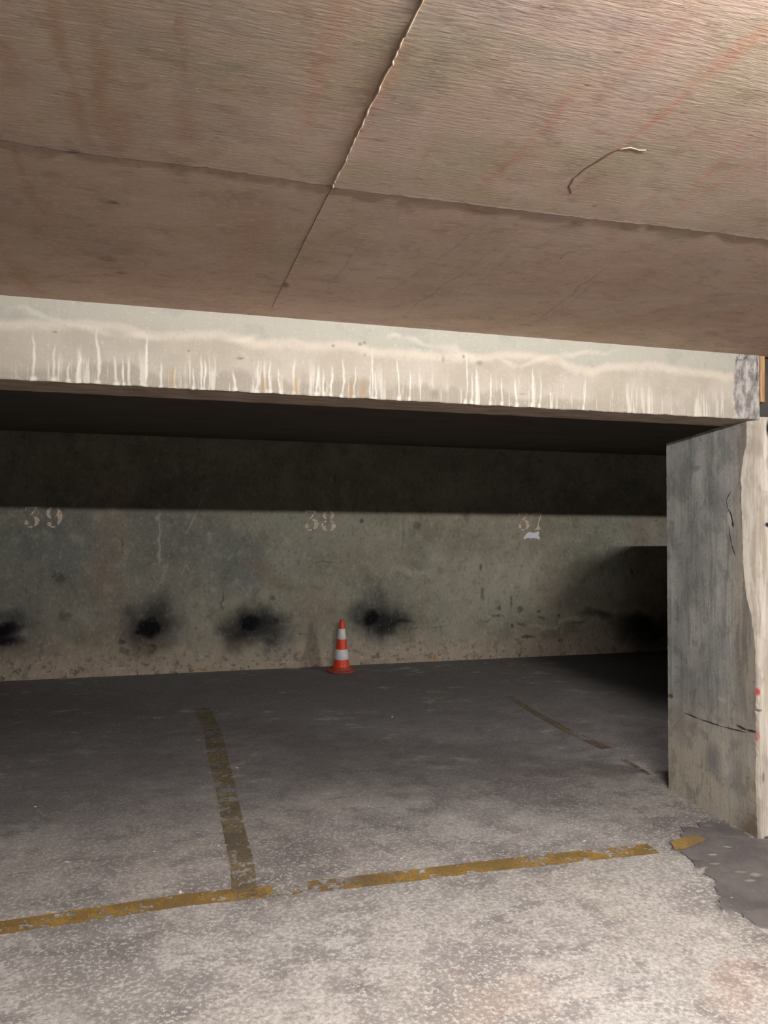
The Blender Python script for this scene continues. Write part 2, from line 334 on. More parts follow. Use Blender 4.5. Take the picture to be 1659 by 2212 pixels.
# ---- beam: pale lime-washed face, grey band on top, drips at the lower edge
m = Mat('limewashed_beam', 'xz', .9, stains=True); BEAMM = m
mid = m.noise(5, detail=6, off=2, rough=.6); fine = m.noise(90, detail=3, off=3, rough=.7); vs = m.noise(34, 2.2, detail=4, off=5, rough=.6); vs2 = m.noise(80, 4, detail=4, off=15, rough=.6)
WB = m.warp(.02, 12); WC = m.warp(.12, 4)
col = m.mix(m.step(mid, .35, .65), lin(194, 184, 168), lin(210, 200, 186))
col = m.mix(m.mul(m.step(m.u, -.6, .4, 1.0, 0.0), .45), col, lin(190, 182, 170))
top = m.add(m.v, m.add(m.mul(m.add(m.noise(2.6, 0, detail=5, off=7), -.5), .16), m.mul(m.add(mid, -.5), .05)))
tb = m.step(top, 2.195, 2.235)
col = m.mix(m.mul(tb, .75), col, lin(196, 194, 182))
col = m.mix(m.mul(m.mul(tb, m.step(mid, .5, .62)), .4), col, lin(166, 170, 158))
rim = m.mul(m.step(top, 2.165, 2.195), m.step(top, 2.20, 2.225, 1.0, 0.0))
col = m.mix(m.mul(rim, .35), col, lin(250, 240, 222))
low = m.add(m.v, m.add(m.mul(m.add(m.noise(3.5, 0, detail=5, off=11), -.5), .22), m.mul(m.add(m.noise(30, 0, detail=3, off=13), -.5), .06)))
lb = m.mul(m.step(low, 2.035, 2.065, 1.0, 0.0), m.step(m.u, 1.55, 1.9, 1.0, .25))
col = m.mix(m.mul(lb, .85), col, lin(178, 168, 154))
dr = m.mul(m.step(vs, .55, .62), m.step(m.v, 2.04, 2.16, 1.0, .0))
col = m.mix(m.mul(dr, .6), col, lin(250, 244, 230))
dr2 = m.mul(m.step(vs2, .58, .64), m.step(m.v, 2.02, 2.10, 1.0, .1))
col = m.mix(m.mul(dr2, .5), col, lin(246, 238, 222))
dd = m.mul(m.step(vs, .42, .34), m.step(m.v, 2.03, 2.12, 1.0, .0))
col = m.mix(m.mul(dd, .35), col, lin(166, 156, 142))
drips = []
for px, h, wd in [(72,95,5),(115,75,4),(150,40,4),(172,70,4),(213,110,5),(248,60,5),(264,55,3),(277,60,4),(315,100,5),(350,50,4),(377,45,3),(415,40,3),(435,70,4),(442,60,3),(505,40,4),(553,55,3),(556,70,3),(572,60,4),(582,65,4),(603,50,3),
                  (637,70,4),(684,60,4),(698,50,3),(716,60,4),(742,80,4),(765,60,3),(805,100,3),(812,60,3),(862,90,3),(885,60,3),(1008,110,3),(1020,60,3),(1031,70,4),(1060,60,3),(1085,55,3),(1118,50,4),(1150,80,3),(1166,60,3),(1262,60,2)]:
    yb = 817 + (899-817)*px/1636.
    a = P(beam_pt,'xz',px,yb+4); b = P(beam_pt,'xz',px+random.uniform(-3,2),yb-h)
    drips.append(m.seg(a, b, wd/550*.62, .5, random.uniform(.7, 1), WB))
    drips.append(m.blob(a, (wd/550*1.3, .018), 0, .6, .9, WB))
col = m.mix(m.mul(m.union(drips), .85), col, lin(255, 250, 238))
och = m.union([m.blob(P(beam_pt,'xz',x,y), (.012,.05), 0, .8, 1, WB) for x,y in [(568,835),(785,845),(640,838),(760,842),(375,822)]])
col = m.mix(m.mul(och, .5), col, lin(186, 150, 100))
sw = m.union([m.line([P(beam_pt,'xz',*q) for q in L], .012, .9, .8, WC) for L in [[(0,692),(120,697),(240,712),(330,716)], [(830,735),(880,745),(960,765),(1060,768)], [(1080,768),(1130,785),(1165,765),(1200,755),(1330,760)], [(490,712),(560,716)]]])
col = m.mix(m.mul(sw, .4), col, lin(252, 244, 228))
pt = m.union([m.blob(P(beam_pt,'xz',x,y), (a,b), 0, .7, h, WB) for x,y,a,b,h in [(519,772,.014,.004,1),(118,721,.008,.004,.9),(720,746,.008,.006,.8),(778,745,.010,.008,.8),(789,743,.006,.006,.8),(788,771,.004,.004,.9),(1003,770,.006,.008,.9),(1038,787,.014,.012,.6),(958,775,.008,.014,.5),(1525,790,.003,.012,.6),(1130,853,.015,.004,.5),(938,852,.02,.02,.4),(404,758,.006,.006,.7)]])
col = m.mix(m.mul(pt, .8), col, lin(118, 104, 92))
# cement repair next to the pillar
rep = m.step(m.add(m.u, m.mul(m.add(m.noise(14, 14, detail=4, off=21), -.5), .05)), 2.455, 2.475)
rc = m.mix(m.step(m.noise(40, 14, detail=6, off=23, rough=.7), .36, .66), lin(140, 134, 132), lin(214, 208, 202))
col = m.mix(rep, col, rc)
bc = m.union([m.line([P(beam_pt,'xz',*q) for q in L], .003, .6, .9, WB) for L in [[(1589,768),(1597,779),(1606,780),(1612,770)], [(1632,765),(1634,800),(1633,840)], [(1596,775),(1590,785)]]])
col = m.mix(bc, col, lin(70, 62, 60))
col = m.mix(m.mul(m.step(fine, .58, .72), .25), col, lin(255, 248, 236))
col = m.mix(m.mul(m.step(fine, .42, .30), .3), col, lin(180, 164, 148))
BEAM = m.finish(col, m.add(m.mul(fine, .4), m.add(m.mul(mid, .8), m.mul(m.union(drips), .4))), .004, .5)

# ---- pillar flank (yz) and front (xz)
m = Mat('stained_pillar_flank', 'yz', .92)
mid = m.noise(6, 4, detail=6, off=2, rough=.62); vs = m.noise(26, 2.2, detail=5, off=5, rough=.6); fine = m.noise(90, 60, detail=3, off=3)
WS = m.warp(.06, 9); WT = m.warp(.006, 26)
col = m.mix(m.step(mid, .35, .65), lin(178, 178, 174), lin(200, 199, 192))
col = m.mix(m.mul(m.step(vs, .52, .66), .5), col, lin(138, 138, 134))
col = m.mix(m.mul(m.step(vs, .46, .34), .35), col, lin(206, 204, 196))
lo = m.step(m.add(m.v, m.mul(m.add(mid, -.5), .3)), .35, .75, 1.0, 0.0)
col = m.mix(m.mul(lo, .75), col, lin(222, 210, 190))
def sb(px, py, rx, ry, h=1.0, a=0, soft=.8, v=None):
    return m.blob(P(side_pt,'yz',px,py), (rx/300, ry/520), a, soft, h, v or WS)
fl2 = m.noise(9, 7, detail=6, off=61, rough=.7); fl3 = m.noise(60, 6, detail=4, off=63)
col = m.mix(m.mul(m.step(fl2, .50, .60), .45), col, lin(132, 131, 128))
col = m.mix(m.mul(m.step(fl2, .44, .34), .35), col, lin(214, 211, 202))
col = m.mix(m.mul(m.step(fl3, .60, .70), .35), col, lin(222, 218, 208))
gy_ = m.union([sb(1540,1640,22,40,.9), sb(1480,1030,20,60,.7), sb(1550,1070,30,60,.7), sb(1500,1200,40,120,.5), sb(1470,1350,20,80,.6), sb(1500,1490,60,60,.45), sb(1470,1560,16,60,.6), sb(1545,1400,20,60,.5), sb(1590,1680,14,50,.8), sb(1500,1010,14,10,.9), sb(1600,1800,20,30,.6)])
col = m.mix(m.mul(gy_, .7), col, lin(124, 126, 129))
wh = m.union([sb(1570,1660,20,40,.8), sb(1585,1730,20,40,.7), sb(1600,1550,14,20,.8), sb(1565,1030,16,40,.4), sb(1560,1510,10,6,.8), sb(1620,1640,4,60,.7)])
col = m.mix(m.mul(wh, .55), col, lin(228, 226, 218))
# rough brown strip beside the chipped arris
ar = m.step(m.add(m.u, m.mul(m.add(m.noise(3, 3, detail=5, off=31), -.5), .16)), 3.10, 3.18, 1.0, 0.0)
ar = m.mul(ar, m.step(m.v, .45, .8, .35, 1.0))
col = m.mix(m.mul(ar, .6), col, m.mix(m.step(vs, .42, .6), lin(134, 120, 106), lin(196, 182, 164)))
ck = m.union([m.line([P(side_pt,'yz',*q) for q in L], wd, .5, h, WT) for L, wd, h in [
    ([(1577,1062),(1568,1082),(1573,1100),(1577,1110)], .0035, .7), ([(1577,1105),(1582,1125),(1583,1138)], .007, 1), ([(1575,1145),(1580,1175),(1588,1200)], .0035, .8),
    ([(1478,1540),(1510,1553),(1560,1570),(1610,1582)], .0035, .9), ([(1590,1567),(1612,1577),(1634,1582)], .006, .9), ([(1441,1504),(1452,1504)], .01, .7)]])
col = m.mix(m.mul(ck, .9), col, lin(34, 30, 30))
wf = m.seg(P(side_pt,'yz',1574,1108), P(side_pt,'yz',1577,1136), .016, .5, .9, WT)
col = m.mix(wf, col, lin(220, 214, 204))
foot = m.blob(P(side_pt,'yz',1630,1800), (.08,.08), 0, .8, .9, WS)
col = m.mix(m.mul(foot, .7), col, lin(110, 84, 60))
col = m.mix(m.mul(m.step(fine, .42, .3), .3), col, lin(96, 92, 88))
FLANK = m.finish(col, m.add(m.mul(fine, .5), m.add(m.mul(vs, .8), m.mul(ck, -2.0))), .006, .6)

m = Mat('bright_pillar_front', 'xz', .9)
vs = m.noise(70, 3, detail=5, off=5, rough=.65); mid = m.noise(16, 8, detail=5, off=2); fine = m.noise(160, detail=3, off=3)
col = m.mix(m.step(vs, .35, .62), lin(210, 196, 180), lin(246, 238, 224))
col = m.mix(m.mul(m.step(mid, .52, .64), .5), col, lin(184, 170, 160))
WF = m.warp(.015, 16)
def fb(px, py, rx, ry, h=1.0): return m.blob(P(beam_pt,'xz',px,py), (rx/550, ry/550), 0, .6, h, WF)
redm = m.union([fb(1638,1495,6,10,.9), fb(1638,1590,5,14,.5)])
col = m.mix(redm, col, lin(226, 60, 72))
blk = m.union([fb(1660,850,10,16,1), fb(1660,925,8,24,1), fb(1658,1133,9,6,1), fb(1640,1535,8,3,.7), fb(1648,1680,4,14,.6), fb(1656,1812,10,8,.9)])
col = m.mix(blk, col, lin(40, 36, 44))
FRONT = m.finish(col, m.add(vs, m.mul(fine, .4)), .006, .6)

# ================================================================ SHELL
def slab(name, xs, ys, zf, th, mat, up):
    """horizontal slab whose seen face is finely divided; up = +1 seen from above, -1 from below"""
    n, k = len(xs), len(ys); vs = [(x, y, zf(x, y)) for y in ys for x in xs]; fs = []
    for j in range(k-1):
        for i in range(n-1):
            q = (j*n+i, j*n+i+1, (j+1)*n+i+1, (j+1)*n+i); fs.append(q if up > 0 else q[::-1])
    c = len(vs)
    for x, y in ((xs[0], ys[0]), (xs[-1], ys[0]), (xs[-1], ys[-1]), (xs[0], ys[-1])): vs.append((x, y, zf(x, y)-up*th))
    fs.append((c+3, c+2, c+1, c) if up > 0 else (c, c+1, c+2, c+3))
    o = mesh(name, vs, fs, mat.m); mat.bake(o.data); return o
def grid_floor():
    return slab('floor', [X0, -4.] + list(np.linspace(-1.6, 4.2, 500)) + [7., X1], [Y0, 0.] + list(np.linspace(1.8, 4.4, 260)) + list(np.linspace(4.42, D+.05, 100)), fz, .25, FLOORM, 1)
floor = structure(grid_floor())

def wall(name, a, b, th, mat, ztop=2.75):
    """upright wall between ground points a and b, standing on the sloping floor; th = thickness vector"""
    v = []
    for (x, y) in (a, b, (b[0]+th[0], b[1]+th[1]), (a[0]+th[0], a[1]+th[1])):
        v += [(x, y, fz(x, y)-.004), (x, y, ztop)]
    f = [(0,2,3,1), (2,4,5,3), (4,6,7,5), (6,0,1,7), (1,3,5,7), (0,6,4,2)]
    return structure(fixn(mesh(name, v, f, mat)))
def back_wall():
    xs = [X0, -4., -3.] + list(np.linspace(-2.2, 5.6, 850)) + [7., 9., X1]; nz = 250; ts = [i/nz for i in range(nz+1)]; zt = ZC2+.2
    vs = []
    for t in ts:
        for x in xs: b = fz(x, D)-.004; vs.append((x, D, b+(zt-b)*t))
    n = len(xs); fs = [(j*n+i, j*n+i+1, (j+1)*n+i+1, (j+1)*n+i) for j in range(nz) for i in range(n-1)]
    k = len(vs); b0, b1 = fz(X0, D), fz(X1, D)
    vs += [(X0, D+.2, b0), (X1, D+.2, b1), (X1, D+.2, zt), (X0, D+.2, zt)]; fs.append((k+1, k, k+3, k+2))
    o = mesh('wall_back', vs, fs, WALL); WALLM.bake(o.data); return structure(o)
back_wall()
wall('wall_left', (X0, Y0), (X0, D), (-.2, 0), GREY, ZC2+.2)
wall('wall_right', (X1, Y0), (X1, D), (.2, 0), GREY, ZC2+.2)
wall('wall_front', (X0, Y0), (X1, Y0), (0, -.2), GREY, ZC2+.2)

ceiling = structure(slab('ceiling', [X0, -4.] + list(np.linspace(-.75, 2.8, 780)) + [5., X1], [Y0, 0.] + list(np.linspace(.9, YF+.02, 480)), lambda x, y: ZC, .25, CEILM, -1))
v, f = box_v(X0, X1, YLIP-.02, D, ZC2, ZC2+.2)
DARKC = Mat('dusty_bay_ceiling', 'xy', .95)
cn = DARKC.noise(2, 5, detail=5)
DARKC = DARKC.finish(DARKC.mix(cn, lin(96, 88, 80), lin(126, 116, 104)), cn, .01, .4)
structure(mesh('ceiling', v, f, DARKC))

def ridge(name, pts, wd, ht, mat, parent, seedv, nz=1.0, down=True):
    """rough raised seam following points on the slab"""
    P3 = []
    for a, b in zip(pts, pts[1:]):
        n = max(2, int((Vector(b)-Vector(a)).length/.012))
        for i in range(n): P3.append(Vector(a).lerp(Vector(b), i/n))
    P3.append(Vector(pts[-1])); vs = []; fs = []
    for i, p in enumerate(P3):
        t = (P3[min(i+1, len(P3)-1)]-P3[max(i-1, 0)]).normalized(); s = Vector((0, 0, 1)).cross(t).normalized()
        k = noise.noise(Vector((i*.35, seedv, 0)))*.8 + 1.2*noise.noise(Vector((i*1.3, seedv, 4))); k2 = noise.noise(Vector((i*.12, seedv+9, 0)))
        c = p + s*wd*(.5*k2+.35*noise.noise(Vector((i*1.1, seedv, 8))))*nz; h_ = ht*max(.12, .55+1.1*k*nz); w_ = wd*max(.3, .7+.6*k2*nz)
        for q, (du, dz) in enumerate([(-1, -.002), (-.45, .7), (.05, 1), (.5, .6), (1, -.002)]):
            vs.append(c + s*w_*du*.5 + Vector((0, 0, -h_*dz if dz > 0 else .002)))
    for i in range(len(P3)-1):
        for j in range(4):
            a = i*5+j; fs.append((a, a+1, a+6, a+5))
    return mesh(name, vs, fs, mat, parent, smooth=True)
SEAM = plain('seam_mortar', lin(196, 174, 152), .9)
SEAMS = plain('scar_grime', lin(128, 104, 90), .95)
SEAMD = plain('seam_grime', lin(88, 72, 64), .95)
def cp(L): return [ceil_pt(*q) for q in L]
ridge('formwork_seam', cp([(925,-30),(912,0),(880,60),(853,118),(789,250),(750,335),(718,403)]), .011, .007, SEAM, ceiling, 1)
ridge('formwork_seam', cp([(718,403),(674,488),(637,564),(587,665)]), .006, .0025, SEAMS, ceiling, 2, .5)
ridge('formwork_seam', cp([(-60,293),(0,301),(155,327),(300,344),(423,358),(600,383),(718,403)]), .009, .004, SEAMD, ceiling, 3, .6)
ridge('formwork_seam', cp([(718,403),(850,420),(1000,437),(1100,450),(1200,462),(1300,474),(1430,487),(1560,503),(1720,525)]), .009, .005, SEAMD, ceiling, 4, .6)
ridge('mortar_scar', cp([(1233,418),(1230,402),(1240,385),(1262,365),(1290,346),(1320,328),(1345,320)]), .016, .0008, SEAMS, ceiling, 5, .7)
ridge('mortar_scar', cp([(1340,322),(1362,318),(1380,324),(1395,324)]), .008, .0015, plain('scar_lip', lin(196,170,150), .9), ceiling, 6, 1.4)
ridge('mortar_scar', cp([(1210,560),(1217,550),(1228,544),(1242,543)]), .004, .001, SEAMD, ceiling, 7, .4)

# ---- beam across the bay mouth
BX0, BX1 = X0, 2.600
xs = [X0, -5., -4., -3., -2., -1.3] + list(np.linspace(-.8, BX1, 1100)); nzb = 66; vv = []; ff = []; n = len(xs)
for j in range(nzb+1):
    t = j/nzb
    for x in xs:
        jt = noise.noise(Vector((x*14, 3, 1)))*.0035 + noise.noise(Vector((x*60, 5, 1)))*.0018
        r_ = .003 if j == 0 else 0
        vv.append((x, YF + r_ + .0012*noise.noise(Vector((x*9, t*5, 2))), ZB + jt*(1-t)**4 + (ZC+.006-ZB)*t))
for x in xs: vv.append((x, YLIP, ZB+noise.noise(Vector((x*14, 3, 1)))*.002))
for x in xs: vv.append((x, YLIP, ZC2+.002))
ff = [(j*n+i, j*n+i+1, (j+1)*n+i+1, (j+1)*n+i) for j in range(nzb) for i in range(n-1)]
k = (nzb+1)*n
ff += [(k+i, k+i+1, i+1, i) for i in range(n-1)] + [(k+n+i, k+n+i+1, k+i+1, k+i) for i in range(n-1)]
ff += [tuple([j*n+n-1 for j in range(nzb+1)] + [k+2*n-1, k+n-1])]
beam = mesh('concrete_beam', vv, ff, BEAM); BEAMM.bake(beam.data)
SOF = Mat('form_marked_soffit', 'xy', .9); sn = SOF.noise(6, 30, detail=5); SOFM = SOF.finish(SOF.mix(SOF.step(sn, .35, .65), lin(150, 132, 116), lin(180, 162, 146)), sn, .004, .4)
beam.data.materials.append(SOFM)
for i_, p_ in enumerate(beam.data.polygons):
    if i_ >= nzb*(n-1): p_.material_index = 1
thing(beam, 'pale concrete beam with white lime drips spanning above the parking bays', 'beam')
# plain continuation of the beam beyond the pillar
v, f = box_v(2.602, X1, YF+.05, YLIP, ZB, ZC2)
structure(mesh('trim_1', v, f, GREY))

# ---- pillar with its chipped arris
chip = [(899,1614,6),(905,1612,20),(940,1613,22),(962,1612,22),(985,1604,28),(1030,1600,34),(1090,1602,32),(1160,1604,30),(1230,1606,28),(1290,1612,24),(1340,1625,12),(1400,1631,5),(1470,1633,3),(1540,1632,4),(1590,1634,3),(1680,1632,5),(1740,1634,4),(1812,1636,2)]
def chip_x(py):
    for (a, xa, ba), (b, xb, bb) in zip(chip, chip[1:]):
        if a <= py <= b: t = (py-a)/(b-a); return xa+(xb-xa)*t, ba+(bb-ba)*t
    return chip[-1][1:]
rows = 110; cols_side = 9; vv = []; ff = []; ffm = []
for i in range(rows+1):
    t = i/rows; py = 899+(1813-899)*t
    cx, bw = chip_x(py); jx = noise.noise(Vector((py*.05, 2, 0)))*3 + noise.noise(Vector((py*.17, 7, 0)))*1.6
    pa = side_pt(cx+jx*.8, py)                       # where the flank breaks off
    ya = min(max(pa.y, YF+.006), YF+.19)
    z = ZB+.013 + (fz(XP, YF)-.01 - ZB-.013)*t
    zb_back = (ZB-.034) + (fz(XP, YBK)-.01 - (ZB-.034))*t
    row = []
    for k in range(cols_side):
        s = k/(cols_side-1); y = YBK + (ya-YBK)*s
        zz = zb_back + (z-zb_back)*((YBK-y)/(YBK-YF))
        nn = noise.noise(Vector((y*9, z*7, 4)))*.004 if 0 < k < cols_side-1 else noise.noise(Vector((py*.09, k, 4)))*.003
        row.append((XP+nn, y, zz))
    cham = min(.05, max(.003, (ya-YF)*.55))
    row.append((XP+cham*.45+.004*noise.noise(Vector((py*.11, 31, 0))), YF+(ya-YF)*.35, z))
    row.append((XP+cham+.003*noise.noise(Vector((py*.13, 41, 0))), YF, z))
    row.append((XP+.075, YF-.001, z)); row.append((XP+.50, YF, z)); row.append((XP+.50, YBK, z))
    vv += row
nc = cols_side+5
for i in range(rows):
    for j in range(nc-1):
        a = i*nc+j; ff.append((a, a+nc, a+nc+1, a+1)); ffm.append(0 if j < cols_side-1 else 1)
    a = i*nc; ff.append((a+nc-1, a+nc*2-1, a+nc, a)); ffm.append(0)
ff.append(tuple(range(nc))); ffm.append(1); ff.append(tuple(reversed(range(rows*nc, rows*nc+nc)))); ffm.append(1)
pillar = mesh('concrete_pillar', vv, ff, FLANK); pillar.data.materials.append(FRONT)
for p_, k in zip(pillar.data.polygons, ffm): p_.material_index = k
fixn(pillar)
thing(pillar, 'rough grey concrete pillar with chipped pale front edge beside the bays', 'pillar')
# head of the pillar, level with the beam face, and the wooden shim beside the beam
hv, hf = [], []
hx = [2.602, 2.606, 2.612]
v, f = box_v(2.634, XP+.50, YF+.06, YLIP, ZB+.013, ZC); structure(mesh('trim_2', v, f, FRONT))
WOOD = Mat('old_pine', 'xz', .8); wn = WOOD.noise(120, 4, detail=4)
WOOD = WOOD.finish(WOOD.mix(WOOD.step(wn, .35, .65), lin(176, 128, 84), lin(228, 188, 140)), wn, .003, .4)
a = beam_pt(1640, 765); b = beam_pt(1656, 765)
shim_top, shim_bot = ZC-.001, beam_pt(1645, 868).z
vv = []
for i in range(9):
    t = i/8; z = shim_top+(shim_bot-shim_top)*t; j = .0015*math.sin(i*2.3)
    vv += [(2.6025+j*.3, YF-.002+j, z), (2.6305+j-.003*t, YF-.002+j, z), (2.6305-.003*t, YF+.05, z), (2.6025, YF+.05, z)]
ff = []
for i in range(8):
    for j in range(4): ff.append((i*4+j, i*4+(j+1)%4, i*4+4+(j+1)%4, i*4+4+j))
ff += [(0,1,2,3), (32,35,34,33)]
shim = fixn(mesh('wooden_shim', vv, ff, WOOD)); thing(shim, 'orange-brown wooden strip wedged between the beam end and the slab', 'wood strip')

# ================================================================ LAMPS of the aisle (overhead, above the photographer)
TUBEM = bpy.data.materials.new('tube_light'); 
def tube_mat(k):
    mm = bpy.data.materials.new('glowing_tube'); mm.use_nodes = True; n = mm.node_tree.nodes
    n.remove(n['Principled BSDF']); e = n.new('ShaderNodeEmission'); e.inputs[0].default_value = (1, .975, .95, 1); e.inputs[1].default_value = k
    mm.node_tree.links.new(e.outputs[0], n['Material Output'].inputs[0]); return mm
bpy.data.materials.remove(TUBEM)
HOUS = plain('white_enamel', lin(220, 220, 215), .4)
def cyl(name, p0, p1, r, mat, parent=None, seg=16):
    p0 = Vector(p0); p1 = Vector(p1); d = (p1-p0).normalized(); s = d.orthogonal().normalized(); t = d.cross(s)
    vs = [q + s*r*math.cos(k*2*math.pi/seg) + t*r*math.sin(k*2*math.pi/seg) for q in (p0, p1) for k in range(seg)]
    fs = [(k, (k+1) % seg, seg+(k+1) % seg, seg+k) for k in range(seg)] + [tuple(reversed(range(seg))), tuple(range(seg, 2*seg))]
    return mesh(name, vs, fs, mat, parent)
for (lx, ll, kk), where in zip(TUBES, ('above the middle of the aisle', 'further right along the aisle')):
    L = empty('ceiling_light', (lx, LAMP_Y, ZC)); thing(L, 'fluorescent tube light on the ceiling ' + where, 'ceiling light')
    v, f = box_v(-ll/2-.03, ll/2+.03, -.022, .022, -.045, -.0005); mesh('housing', v, f, HOUS, L)
    for s in (-1, 1):
        v, f = box_v(s*(ll/2+.008)-.008, s*(ll/2+.008)+.008, -.014, .014, -.125, -.045); mesh('end_socket', v, f, HOUS, L)
    cyl('tube', (-ll/2, 0, LAMP_Z-ZC), (ll/2, 0, LAMP_Z-ZC), .013, tube_mat(TUBE_POWER*kk/ll), L)

# ================================================================ CAR in the next bay, behind the pillar
def car():
    x0, x1, ya, yb = 5.00, 6.66, 3.25, 6.95; zf = fz(5.8, 5.1)-.03
    prof = [(ya,.30),(ya-.0,.62),(ya+.12,.74),(ya+.85,.88),(ya+1.35,1.27),(ya+1.75,1.36),(ya+2.5,1.35),(ya+2.95,1.24),(ya+3.45,.93),(ya+3.66,.86),(ya+3.70,.55),(ya+3.66,.28),(ya+.1,.22)]
    car = empty('parked_car', (5.83, 5.1, zf)); thing(car, 'dark blue hatchback parked in the next bay, behind the pillar', 'car')
    PAINT = plain('dark_blue_car_paint', lin(30, 34, 60), .3); GL_ = plain('dark_car_glass', lin(12, 14, 18), .1); TY = plain('black_tyre_rubber', lin(22, 22, 22), .8); RIM = plain('silver_rim', lin(170, 170, 175), .35, .8)
    vs = []; n = len(prof)
    cols = [(-.80, -.03), (-.83, 0), (.83, 0), (.80, -.03)]
    secs = [(-.83, 0.0), (-.78, .02), (.78, .02), (.83, 0.0)]
    for sx, up in secs:
        for y, z in prof:
            inn = max(0, (z-.88))*.45; vs.append(((abs(sx)-inn)*(1 if sx > 0 else -1), y-5.1, z+up*(1 if z > .5 else 0)))
    fs = [(a*n+i, a*n+(i+1) % n, (a+1)*n+(i+1) % n, (a+1)*n+i) for a in range(3) for i in range(n)] + [tuple(range(n)), tuple(range(3*n, 4*n))]
    fixn(mesh('body', vs, fs, PAINT, car))
    for s in (-1, 1):
        w = [(ya+1.0,.93),(ya+1.42,1.24),(ya+1.78,1.31),(ya+2.46,1.30),(ya+2.85,1.20),(ya+3.2,.95)]
        f = [((.835-max(0,(z-.88))*.45)*s, y-5.1, z) for y, z in w]; g = [((.80-max(0,(z-.88))*.45)*s, y-5.1, z) for y, z in w]; k = len(w)
        fixn(mesh('side_window', f+g, [tuple(range(k)), tuple(range(k, 2*k))]+[(i, (i+1) % k, k+(i+1) % k, k+i) for i in range(k)], GL_, car))
        for y in (ya+.72, ya+2.98):
            wh_ = cyl('wheel', (s*.66, y-5.1, .29), (s*.842, y-5.1, .29), .29, TY, car, 32); cyl('rim', (s*.80, y-5.1, .29), (s*.848, y-5.1, .29), .18, RIM, wh_, 20)
    for (p, q) in ((3, 4), (7, 8)):
        (ya_, za), (yb_, zb_) = prof[p], prof[q]; off = .012
        A = []
        for t in (.12, .92):
            y = ya_+(yb_-ya_)*t; z = za+(zb_-za)*t+.02
            for sx in (-1, 1): A.append((sx*(.72-(z-.88)*.3), y-5.1, z+off))
        B = [(a[0], a[1], a[2]-.03) for a in A]
        fixn(mesh('windscreen', A+B, [(0,1,3,2),(4,6,7,5),(0,4,5,1),(1,5,7,3),(3,7,6,2),(2,6,4,0)], GL_, car))
    car.rotation_euler = (GY, -GX, 0)
car()

# ================================================================ PAINTED MARKINGS
def worn(name, col, col2, axes, sc1, thr, soft=.08, extra=None):
    m = Mat(name, axes, .75)
    n1 = m.noise(sc1, detail=6, off=5, rough=.7); n2 = m.noise(sc1*.25, detail=4, off=8); n3 = m.noise(sc1*3, detail=3, off=2)
    k = m.add(m.mul(n1, .6), m.add(m.mul(n2, .4), 0.0))
    mask = m.step(k, thr, thr+soft)
    c = m.mix(m.step(n2, .4, .6), col, col2); c = m.mix(m.mul(m.step(n3, .5, .65), .3), c, lin(90, 76, 50))
    m.l.new(c, m.b.inputs['Base Color'])
    if extra: mask = extra(m, mask)
    m.l.new(mask, m.b.inputs['Alpha'])
    return m.m
def poly_on(name, pts, mat, parent=None, th=.0012, up=Vector((0, 0, 1))):
    """thin coat of paint: outline extruded by its own small thickness"""
    bm = bmesh.new(); vs = [bm.verts.new(p) for p in pts]; fc = bm.faces.new(vs)
    bm.normal_update(); bmesh.ops.triangulate(bm, faces=[fc], ngon_method='EAR_CLIP'); bmesh.ops.recalc_face_normals(bm, faces=bm.faces)
    me = bpy.data.meshes.new(name); bm.to_mesh(me); bm.free()
    o = bpy.data.objects.new(name, me); C.objects.link(o); me.materials.append(mat)
    if parent: o.parent = parent
    return o
def strip(name, centre, wids, mat, lift=.0015, jag=.004, sd=0):
    """ground stripe from floor points with its own width (metres) and ragged edges"""
    L, R = [], []; P3 = []; Wd = []
    for (a, wa), (b, wb_) in zip(zip(centre, wids), list(zip(centre, wids))[1:]):
        n = max(3, int((b-a).length/.02))
        for i in range(n): P3.append(a.lerp(b, i/n)); Wd.append(wa+(wb_-wa)*i/n)
    P3.append(centre[-1]); Wd.append(wids[-1])
    vs, fs = [], []
    for i, p in enumerate(P3):
        t = P3[min(i+1, len(P3)-1)]-P3[max(i-1, 0)]; t.z = 0; t.normalize(); s = Vector((-t.y, t.x, 0))
        for sg in (-1, 1):
            j = jag*noise.noise(Vector((i*.8, sd+sg*5, 0)))
            q = p + s*sg*(Wd[i]/2+j); vs.append((q.x, q.y, fz(q.x, q.y)+lift))
    for i in range(len(P3)-1): fs.append((2*i, 2*i+1, 2*i+3, 2*i+2))
    return mesh(name, vs, fs, mat)
def wear_front(m, mask):
    # nearly rubbed away between the T-junction and the middle of the bay
    g = m.mul(m.step(m.u, .30, .46), m.step(m.u, .60, .90, 1.0, 0.0))
    n = m.noise(22, detail=5, off=44, rough=.7)
    gone = m.mul(g, m.step(n, .40, .50))
    return m.mul(mask, m.inv(gone))
YEL = worn('worn_ochre_paint', lin(206, 164, 84), lin(168, 138, 86), 'xy', 30, .42, extra=wear_front)
YELD = worn('grimy_ochre_paint', lin(172, 150, 112), lin(134, 122, 102), 'xy', 24, .44)
def fl(L): return [floor_pt(*q) for q in L]
s_ = strip('bay_line', fl([(-120,2030),(0,2005),(200,1975),(400,1944),(600,1924),(850,1896),(1100,1866),(1412,1833)]), [.096]*8, YEL, sd=1)
thing(s_, 'long worn ochre line painted across the mouth of the bays', 'painted line')
def wear_left(m, mask):
    g = m.step(m.v, 3.35, 3.15); return mask
s_ = strip('bay_line', fl([(437,1530),(462,1590),(472,1640),(490,1710),(503,1780),(524,1870),(530,1938)]), [.11,.115,.11,.10,.098,.096,.094], YELD, lift=.0022, sd=2)
thing(s_, 'faded ochre dividing line running back between bays 39 and 38', 'painted line')
s_ = strip('bay_line', fl([(1100,1505),(1165,1545),(1230,1580),(1312,1618)]), [.05,.06,.07,.085], YELD, lift=.0015, sd=3)
